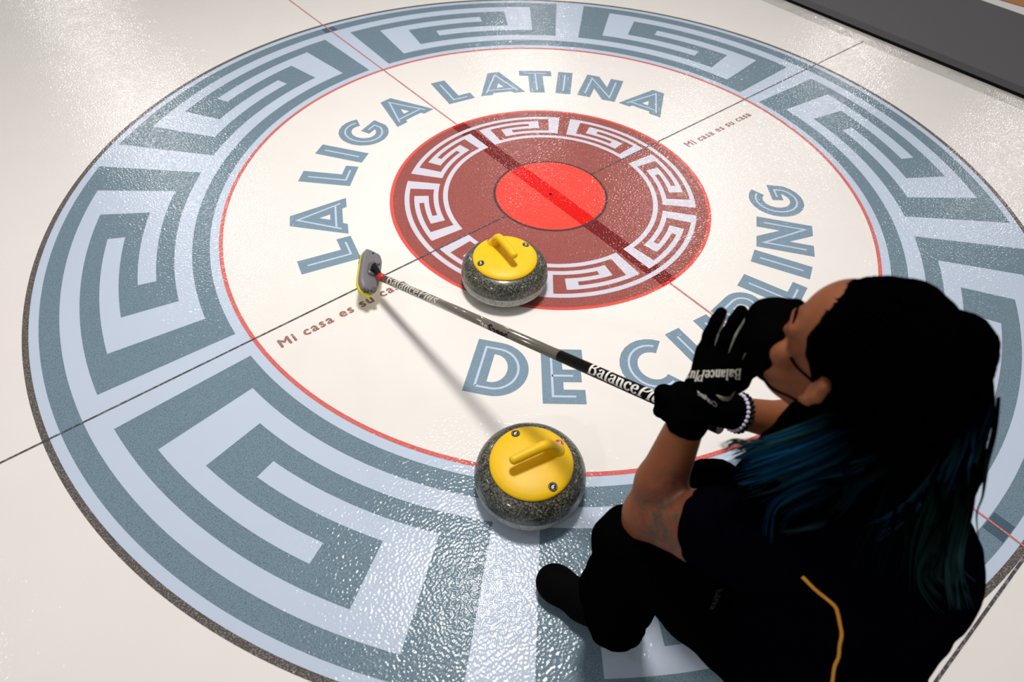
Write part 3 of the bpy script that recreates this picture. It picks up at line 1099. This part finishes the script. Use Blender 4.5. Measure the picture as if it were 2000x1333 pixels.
def hand(S_, kn, thumb, wri, g=0.0, k=0.006):
    rr = {'pinky': (0.0110, 0.0094, 0.0086, 0.0074), 'ring': (0.0118, 0.0098, 0.0090, 0.0080), 'middle': (0.0122, 0.0104, 0.0094, 0.0082), 'index': (0.0124, 0.0106, 0.0094, 0.0082)}
    for nme, pts in kn.items():
        S_.chain(pts, [r + g for r in rr[nme]], k)
        S_.cone(wri * 0.75 + np.array(pts[0]) * 0.25, pts[0], 0.019 + g, 0.0135 + g, 0.015)
    S_.chain(thumb, [0.018 + g, 0.0155 + g, 0.0125 + g, 0.010 + g], 0.012)
    c = sum(np.array(kn[q][0]) for q in kn) / 4
    S_.cone(wri, c * 0.6 + wri * 0.4, 0.024 + g, 0.020 + g, 0.015)


hand(B, KN, THUMB, WRI, -0.003)
# right hand closed on the broom: fingers wrap the shaft
GT = t_at(1338)                                   # where it grips, measured along the shaft
GC = np.array(BA + BD * GT)
ax_ = np.array(BD)
out_ = RWR - GC; out_ -= ax_ * (out_ @ ax_); out_ /= np.linalg.norm(out_)
tan_ = np.cross(ax_, out_)
if tan_ @ UPV > 0: tan_ = -tan_
RK = {}
for i, nme in enumerate(('index', 'middle', 'ring', 'pinky')):
    c = GC + ax_ * (-0.036 + 0.0235 * i)
    def P3(r, deg): a = math.radians(deg); return c + r * (out_ * math.cos(a) + tan_ * math.sin(a))
    RK[nme] = [P3(0.036, 38), P3(0.0275, 105), P3(0.0255, 175), P3(0.0255, 232)]
RTH = [GC + out_ * 0.034 + ax_ * -0.010, GC + out_ * 0.022 - tan_ * 0.022 + ax_ * -0.032, GC - tan_ * 0.0265 + ax_ * -0.050, GC - out_ * 0.016 - tan_ * 0.022 + ax_ * -0.058]
hand(B, RK, RTH, RWR, -0.004)
body, bvhB = B.obj('body', 0.0045, M['skin'], person)

# ---- gloves
def glove(kn, thumb, wri, elb, res, extra=None):
    G = SDF(0.006)
    hand(G, kn, thumb, wri, 0.0012, 0.004)
    d = (elb - wri) / np.linalg.norm(elb - wri)
    G.cone(wri + d * 0.018, wri - d * 0.02, 0.0315, 0.029, 0.008)     # cuff
    if extra: extra(G, d)
    return G.obj('glove', res, M['gloveblk'], body, folds(0.0009, 0.012, 3))


def cuff_l(G, d):
    G.cone(WRI + d * 0.026 + v3(0, 0, 0), WRI + d * 0.006, 0.0325, 0.0335, 0.006)
gl, bvhG = glove(KN, THUMB, WRI, ELB, 0.0022, cuff_l)
gr_, bvhR = glove(RK, RTH, RWR, RELB, 0.0028)


def surf_ribbon(name, bvh, path, width, mat, parent, lift=0.0012, n=6, taper=False):
    pts = [ray(bvh, x, y, 0.0) for x, y in [(q.x, q.y) for q in spline([(a, b, 0) for a, b in path], n)]]
    pts = [q for q in pts if q is not None]
    # keep only the run that stays on one sheet of the surface
    keep = [pts[0]]
    for q in pts[1:]:
        if (q - keep[-1]).length < 0.03: keep.append(q)
    L = len(keep)
    rad = [width * (1 if not taper else max(0.15, math.sin(PI * (i + 0.5) / L))) for i in range(L)]
    vs, fs = tube(keep, rad, 8)
    return mesh(name, vs, fs, mat, parent, world=True, smooth=True)


for path, wd in (([(1396, 676), (1401, 660), (1408, 642), (1416, 624), (1421, 609)], 0.0022), ([(1423, 690), (1430, 672), (1440, 650), (1451, 632), (1458, 616)], 0.0021),
                 ([(1450, 703), (1459, 684), (1468, 664), (1478, 645), (1490, 629)], 0.0014), ([(1483, 603), (1489, 610), (1493, 622)], 0.0026)):
    surf_ribbon('glove_piping', bvhG, path, wd, M['piping'], gl, taper=True)
surf_ribbon('glove_patch', bvhG, [(1399, 772), (1412, 778), (1424, 777), (1436, 765)], 0.0042, M['piping'], gl, taper=True)


def surf_quads(name, bvh, quads, xf, mat, parent, lift=0.0007, sub=2):
    vs, fs = [], []
    for q in quads:
        for i in range(sub):
            a0, a1 = i / sub, (i + 1) / sub
            def L_(p0, p1, t): return (p0[0] + (p1[0] - p0[0]) * t, p0[1] + (p1[1] - p0[1]) * t)
            c4 = [L_(q[0], q[1], a0), L_(q[0], q[1], a1), L_(q[3], q[2], a1), L_(q[3], q[2], a0)]
            P4 = [ray(bvh, *xf(*c), lift) for c in c4]
            if any(p_ is None for p_ in P4): continue
            if max((P4[0] - p_).length for p_ in P4) > 0.03: continue
            k = len(vs); vs += P4; fs.append((k, k + 1, k + 2, k + 3))
    if fs: return mesh(name, vs, fs, mat, parent, world=True)


def affine(o, xe, yt):
    """o: text origin, xe: end of the baseline (1,0), yt: top of the first letter (0,1)"""
    return lambda x, y: (o[0] + (xe[0] - o[0]) * x + (yt[0] - o[0]) * y, o[1] + (xe[1] - o[1]) * x + (yt[1] - o[1]) * y)


gq = [[(x / wdt, y) for x, y in q] for q in qd]
# across the back of the hand, upside down as it is worn
xfm = affine((1448, 721), (1342, 726), (1446, 741))
surf_quads('glove_lettering', bvhG, gq, xfm, M['silverp'], gl)
q3, w3 = fquads('Curling', 0.02, 0.2)
surf_quads('cuff_lettering', bvhG, [[(x / w3, y) for x, y in q] for q in q3], affine((1398, 796), (1360, 768), (1402, 789)), M['silverp'], gl)

# ---- bracelets on the right wrist
rd = (RELB - RWR) / np.linalg.norm(RELB - RWR)
e1, e2, _ = frame(Vector(rd))
def bracelet(name, off, rr, br, mat, n):
    c = Vector(RWR + rd * off)
    root_b = None
    vs, fs = [], []
    for i in range(n):
        a = 2 * PI * i / n
        p_ = c + (e1 * math.cos(a) + e2 * math.sin(a)) * rr
        lv, lf = lathe([(0, -br), (br * .7, -br * .7), (br, 0), (br * .7, br * .7), (0, br)], 8)
        k = len(vs); vs += [p_ + Vector(v) for v in lv]; fs += [tuple(k + j for j in q) for q in lf]
    return mesh(name, vs, fs, mat, body, world=True, smooth=True)
BR0 = 0.020
bracelet('bead_bracelet', BR0, 0.0325, 0.0040, M['bead'], 26)
bracelet('black_bracelet', BR0 + 0.0095, 0.0335, 0.0044, M['blackp'], 24)

# ---- jersey, trousers, boots
J = SDF(0.04)
SLV = SHL * 0.62 + ELB * 0.38
J.cone(NECK + v3(0, -0.01, -0.02), CHEST, 0.092, 0.128, 0.05)
J.cone(NECK + v3(0, 0.0, 0.0), NECK + v3(0, 0.01, 0.03), 0.07, 0.062, 0.03)
J.cone(SHL, NECK + v3(0, -0.02, -0.01), 0.070, 0.078, 0.05); J.cone(RSH, NECK + v3(0, -0.03, -0.03), 0.064, 0.066, 0.05)
J.cone(SHL, SLV, 0.072, 0.070, 0.03)
J.cone(RSH, RSH * 0.55 + RELB * 0.45, 0.060, 0.060, 0.03)
J.cone(CHEST + v3(-.035, 0, 0), WAIST + v3(-.02, 0, 0), 0.128, 0.128, 0.06); J.cone(CHEST + v3(.035, 0, 0), WAIST + v3(.02, 0, 0), 0.128, 0.128, 0.06)
J.cone(WAIST, PELV + v3(0, 0, 0.03), 0.130, 0.120, 0.06)
jersey, bvhJ = J.obj('jersey', 0.006, M['jersey'], person, folds(0.006, 0.06, 1))

T = SDF(0.04)
T.cone(PELV + v3(-.02, 0, -0.01), PELV + v3(.03, 0, -0.01), 0.115, 0.115, 0.05)
for hpnt, kn, an in ((LHIP, LKN, LAN), (RHIP, RKN, RAN)):
    T.chain([hpnt, hpnt * .4 + kn * .6, kn], [0.096, 0.074, 0.064], 0.018)
    cf = an + v3(0.0, -0.012, 0.005)
    T.chain([kn, kn * .45 + an * .55 + v3(0, -0.02, 0) - RGT * 0.018, cf], [0.065, 0.072, 0.064], 0.018)
trousers, bvhT = T.obj('trousers', 0.006, M['pants'], person, folds(0.006, 0.05, 5))

for an, toe, heel in ((LAN, np.array(ground(1083, 1138, 0.036)), np.array(ground(1226, 1235, 0.036))), (RAN, v3(-0.73, -1.16, 0.036), v3(-0.735, -1.37, 0.036))):
    Bt = SDF(0.025)
    mid = toe * .6 + heel * .4
    Bt.cone(toe, mid, 0.034, 0.040, 0.02)
    Bt.cone(mid, heel, 0.040, 0.034, 0.02)
    Bt.cone(mid + v3(0, 0, 0.02), an + v3(0, 0, 0.02), 0.034, 0.045, 0.03)
    sd = np.cross(toe - heel, v3(0, 0, 1)); sd /= np.linalg.norm(sd)
    Bt.ell(toe * .9 + mid * .1, (0.045, 0.05, 0.033), [sd, (toe - heel) / np.linalg.norm(toe - heel), v3(0, 0, 1)], 0.02)
    bt, _ = Bt.obj('boot', 0.004, M['boot'], person)
    for vtx in bt.data.vertices:
        if vtx.co.z < 0.0045: vtx.co.z = 0.0045
    bt.location.z -= 0.002

surf_ribbon('jersey_piping', bvhJ, [(1567, 1127), (1592, 1152), (1628, 1182), (1636, 1198), (1641, 1222), (1644, 1240), (1640, 1262), (1638, 1283), (1630, 1303), (1626, 1331), (1622, 1350)], 0.0023, M['gold'], jersey, n=5)
q4, w4 = fquads('Plus', 0.0, 0.2)
surf_quads('jersey_lettering', bvhT if ray(bvhJ, 1402, 1172) is None else bvhJ, [[(x / w4, y) for x, y in q] for q in q4], affine((1415, 1150), (1392, 1192), (1402, 1150)), plain('print_faded', lin((60, 58, 56)), 0.7), trousers)

# ---- face mask with ear loops
K = SDF(0.012)
K.cone(hp(0, 0.100, 0.010), hp(0, 0.124, -0.030), 0.014, 0.020, 0.015)
K.ell(hp(0, 0.086, -0.040), (0.054, 0.048, 0.052), HX, 0.015)
K.ell(hp(-0.030, 0.086, -0.022), (0.026, 0.022, 0.024), HX, 0.012)
K.ell(hp(0.030, 0.086, -0.022), (0.026, 0.022, 0.024), HX, 0.012)
K.ell(hp(0, 0.120, -0.040), (0.016, 0.022, 0.034), HX, 0.02)
K.ell(hp(0, 0.072, -0.080), (0.036, 0.030, 0.026), HX, 0.015)
fmask, _ = K.obj('face_mask', 0.003, M['mask'], body)
for z0, z1 in ((-0.012, 0.012), (-0.078, -0.020)):
    pts = [hp(-0.040, 0.072, z0), hp(-0.062, 0.045, z0 * .7 + z1 * .3), hp(-0.074, 0.018, z0 * .3 + z1 * .7), hp(-0.084, -0.008, z1)]
    vs, fs = tube(spline(pts, 6), 0.0019, 8)
    mesh('ear_loop', vs, fs, M['mask'], fmask, world=True, smooth=True)

for sx in (-1, 1):
    vs, fs = tube(spline([hp(0.014 * sx, 0.0955, 0.026), hp(0.030 * sx, 0.0915, 0.031), hp(0.050 * sx, 0.0785, 0.026)], 5), [0.0016] * 5 + [0.0022] * 5 + [0.0010], 6)
    mesh('eyebrow', vs, fs, M['mask'], body, world=True, smooth=True)
    vs, fs = tube(spline([hp(0.020 * sx, 0.0925, 0.003), hp(0.031 * sx, 0.0925, 0.000), hp(0.043 * sx, 0.086, 0.003)], 5), 0.0010, 6)
    mesh('eyelashes', vs, fs, M['mask'], body, world=True, smooth=True)

# ---- hair
def hair_mat():
    mt, nt, p = new_mat('hair_dyed')
    at_ = N(nt, 'ShaderNodeAttribute', attribute_name='tip')
    at2 = N(nt, 'ShaderNodeAttribute', attribute_name='tone')
    tone = ramp(nt, at2.outputs['Fac'], [(0.0, (0.004, 0.034, 0.100)), (0.4, (0.006, 0.055, 0.105)), (0.75, (0.014, 0.058, 0.068)), (1.0, (0.020, 0.048, 0.046))])
    c = mixc(nt, at_.outputs['Fac'], (0.0006, 0.0005, 0.0005), tone)
    nt.links.new(c, p.inputs['Base Color'])
    p.inputs['Roughness'].default_value = 0.45
    p.inputs['Specular IOR Level'].default_value = 0.0
    return mt


M['hair'] = hair_mat()
# cap of hair on the skull, with the roll at the back
Hc = SDF(0.02)
Hc.ell(hp(0.002, -0.014, 0.052), (0.084, 0.096, 0.088), HX, 0.02)
Hc.ell(hp(-0.005, -0.052, -0.005), (0.078, 0.064, 0.078), HX, 0.03)
Hc.ell(hp(-0.050, 0.022, 0.052), (0.026, 0.034, 0.036), HX, 0.02)
Hc.ell(np.array(at(1850, 690, 0.83)), (0.052, 0.052, 0.060), None, 0.006)
Hc.cone(at(1850, 690, 0.83), at(1840, 800, 0.86), 0.050, 0.052, 0.01)
Hc.cone(hp(0, -0.06, -0.03), NECK + v3(0, -0.05, 0.0), 0.075, 0.075, 0.03)
Hc.chain([hp(-0.052, -0.050, -0.040), at(1600, 850, 0.84), at(1520, 905, 0.875), at(1462, 925, 0.90)], [0.030, 0.045, 0.038, 0.020], 0.02)
Hc.chain([at(1640, 850, 0.86), at(1620, 940, 0.86), at(1600, 990, 0.88)], [0.05, 0.05, 0.03], 0.04)
Hc.chain([at(1825, 800, 0.88), at(1812, 900, 0.90), at(1800, 1020, 0.93), at(1790, 1110, 0.96)], [0.05, 0.055, 0.045, 0.025], 0.04)
Hc.chain([at(1740, 850, 0.87), at(1740, 960, 0.89), at(1750, 1050, 0.93)], [0.06, 0.06, 0.03], 0.04)


class Locks:
    def __init__(s): s.v, s.f, s.tip, s.tone = [], [], [], []

    def lock(s, pts, r, tone, t0=0.35, n=5, flat=0.45, power=1.0, wave=0.0):
        sp = spline(pts, 4 if len(pts) > 8 else 7); L = len(sp)
        if wave:
            ph, fr = rng.uniform(0, 6.3), rng.uniform(1.0, 2.0)
            sd = (sp[-1] - sp[0]).cross(Vector(FWD)).normalized()
            sp = [q + sd * (wave * math.sin(ph + fr * 6.3 * i / L) * min(1, i / L * 2.5)) for i, q in enumerate(sp)]
        rad = [r * (0.55 + 0.45 * math.sin(PI * min(1, i / L * 1.6))) * (1 - (i / (L - 1)) ** 3.0) + 0.0002 for i in range(L)]
        vs, fs = tube(sp, rad, n, flat=flat, cap=False)
        k = len(s.v); s.v += vs; s.f += [tuple(k + j for j in q) for q in fs]
        for i in range(L):
            t = power * min(1, max(0, (i / (L - 1) - t0) / 0.35))
            s.tip += [t] * n; s.tone += [tone] * n

    def build(s, name, parent):
        o = mesh(name, s.v, s.f, M['hair'], parent, world=True, smooth=True)
        for nm, dt in (('tip', s.tip), ('tone', s.tone)):
            a = o.data.attributes.new(nm, 'FLOAT', 'POINT'); a.data.foreach_set('value', dt)
        return o


hairo, bvhH = Hc.obj('hair', 0.004, M['hair'], body, folds(0.0016, 0.012, 2))
for nm in ('tip', 'tone'): hairo.data.attributes.new(nm, 'FLOAT', 'POINT')
LK = Locks()


def out_of(q, bv, gap):
    """push a point out of a garment"""
    h = bv.find_nearest(Vector(q))
    if h[0] is None: return q
    d = Vector(q) - h[0]
    if d.dot(h[1]) < gap:
        return np.array(h[0] + h[1] * gap)
    return q


# locks lying on the skull
for i in range(150):
    u = rng.uniform(-1, 1)
    a0 = hp(u * 0.060, 0.062 - abs(u) * 0.03, 0.085 - abs(u) * 0.03)
    a1 = hp(u * 0.088, 0.0, 0.12 - abs(u) * 0.05); a2 = hp(u * 0.085, -0.08, 0.09 - abs(u) * 0.04)
    a3 = hp(u * 0.06, -0.125, 0.05)
    pts = [out_of(q, bvhH, 0.0005) for q in (a0, a1, a2, a3)]
    LK.lock(pts, rng.uniform(0.003, 0.006), 0.3, t0=2.0)
# long hair: clumps of strands lying on the shoulder and back
def on_hair(px, py, lift, last):
    best = None
    for bv in (bvhH, bvhJ):
        h = ray(bv, px, py, lift)
        if h is not None and (best is None or (h - Vector(CAM)).length < (best - Vector(CAM)).length): best = h
    if best is not None and (last is None or (best - last).length < 0.16): return best
    dd = (last - Vector(CAM)).dot(Vector(FWD)) if last is not None else 0.9
    return at(px, py, dd)


def clump(path, spread, count, tone, st, rad=0.0042, t0=0.15, tip_spread=1.6, lift=0.006):
    """path: places down the clump; spread: half width in the same units"""
    for c in range(count):
        o = rng.normal(0, 0.5); o2 = rng.normal(0, 0.35); ln = rng.uniform(0.86, 1.05)
        ph = rng.uniform(0, 6.3)
        P2 = spline([(x, y, 0) for x, y in path], 4)
        n = len(P2); pts = []; last = None
        for k, q in enumerate(P2):
            t = k / (n - 1)
            if t > ln: break
            d = (P2[min(k + 1, n - 1)] - P2[max(k - 1, 0)]).normalized()
            off = spread * (o * (0.7 + (tip_spread - 0.7) * t) + o2 * 0.5 * math.sin(ph + 5 * t))
            w = on_hair(q.x - d.y * off, q.y + d.x * off, lift * (0.4 + abs(o)), last)
            pts.append(w); last = w
        for _ in range(4):
            pts = [pts[0]] + [(pts[i - 1] + pts[i] * 2 + pts[i + 1]) / 4 for i in range(1, len(pts) - 1)] + [pts[-1]]
        if len(pts) > 3:
            LK.lock(pts[::2] + ([pts[-1]] if len(pts) % 2 == 0 else []), rad * rng.uniform(0.5, 1.15), min(1, max(0, tone + rng.normal(0, 0.12))), t0=t0 + 0.1 * rng.random(), power=st * rng.uniform(0.35, 1.0), flat=0.5)


L_ = [  # over the left shoulder, sweeping forward
    ([(1690, 790), (1620, 815), (1540, 845), (1470, 868), (1412, 882)], 16, 22, 0.75, 0.8),
    ([(1700, 800), (1630, 832), (1550, 868), (1480, 892), (1422, 905)], 16, 22, 0.35, 0.9),
    ([(1710, 815), (1640, 852), (1560, 890), (1490, 915), (1436, 930)], 16, 20, 0.2, 0.9),
    ([(1715, 830), (1650, 872), (1580, 908), (1510, 938), (1448, 968)], 18, 20, 0.5, 0.45),
    ([(1730, 850), (1680, 890), (1620, 925), (1550, 965), (1480, 1010)], 22, 18, 0.4, 0.12),
    ([(1745, 860), (1710, 888), (1660, 905), (1610, 915), (1575, 925)], 12, 14, 0.35, 0.6),
    ([(1760, 870), (1720, 895), (1670, 925), (1640, 960), (1600, 1000)], 22, 18, 0.6, 0.2),
    ([(1670, 930), (1600, 938), (1540, 962), (1505, 1005), (1500, 1062)], 7, 10, 0.2, 0.75),
    ([(1640, 965), (1585, 975), (1545, 1005), (1520, 1045)], 4, 6, 0.2, 0.5),
    ([(1640, 995), (1605, 1020), (1560, 1038), (1515, 1048)], 4, 6, 0.8, 0.5),
]
R_ = [  # down the back
    ([(1800, 860), (1770, 930), (1740, 1000), (1710, 1070), (1690, 1130)], 40, 26, 0.5, 0.06),
    ([(1850, 820), (1830, 900), (1790, 970), (1745, 1010), (1700, 1040)], 14, 18, 0.25, 0.75),
    ([(1870, 800), (1855, 880), (1820, 945), (1770, 1000)], 12, 14, 0.65, 0.6),
    ([(1900, 790), (1885, 860), (1862, 920), (1842, 985)], 10, 12, 0.2, 0.7),
    ([(1860, 850), (1845, 940), (1825, 1020), (1810, 1090), (1815, 1150)], 30, 26, 0.85, 0.35),
    ([(1915, 770), (1905, 840), (1885, 900), (1878, 960), (1868, 1030), (1860, 1100)], 10, 18, 0.9, 0.5),
    ([(1880, 900), (1875, 960), (1862, 1030), (1850, 1100), (1858, 1150), (1868, 1188)], 12, 22, 1.0, 0.75),
    ([(1860, 960), (1840, 1030), (1815, 1090), (1805, 1130), (1850, 1170)], 16, 18, 0.95, 0.4),
    ([(1925, 740), (1930, 800), (1905, 870), (1890, 930)], 8, 12, 0.4, 0.25),
    ([(1780, 900), (1790, 1000), (1790, 1080), (1780, 1140)], 34, 22, 0.9, 0.10),
]
for q in L_ + R_: clump(*q)
# fine flyaway ends
for (path, sp_) in (([(1500, 868), (1460, 870), (1430, 878), (1404, 888)], 9), ([(1480, 880), (1445, 862), (1425, 868), (1410, 880)], 8), ([(1862, 1110), (1872, 1130), (1885, 1148)], 10), ([(1858, 1140), (1868, 1165), (1874, 1192)], 7)):
    clump(path, sp_, 9, 0.8, 0.8, rad=0.0011, t0=0.0, tip_spread=2.4)
LK.build('hair_locks', hairo)
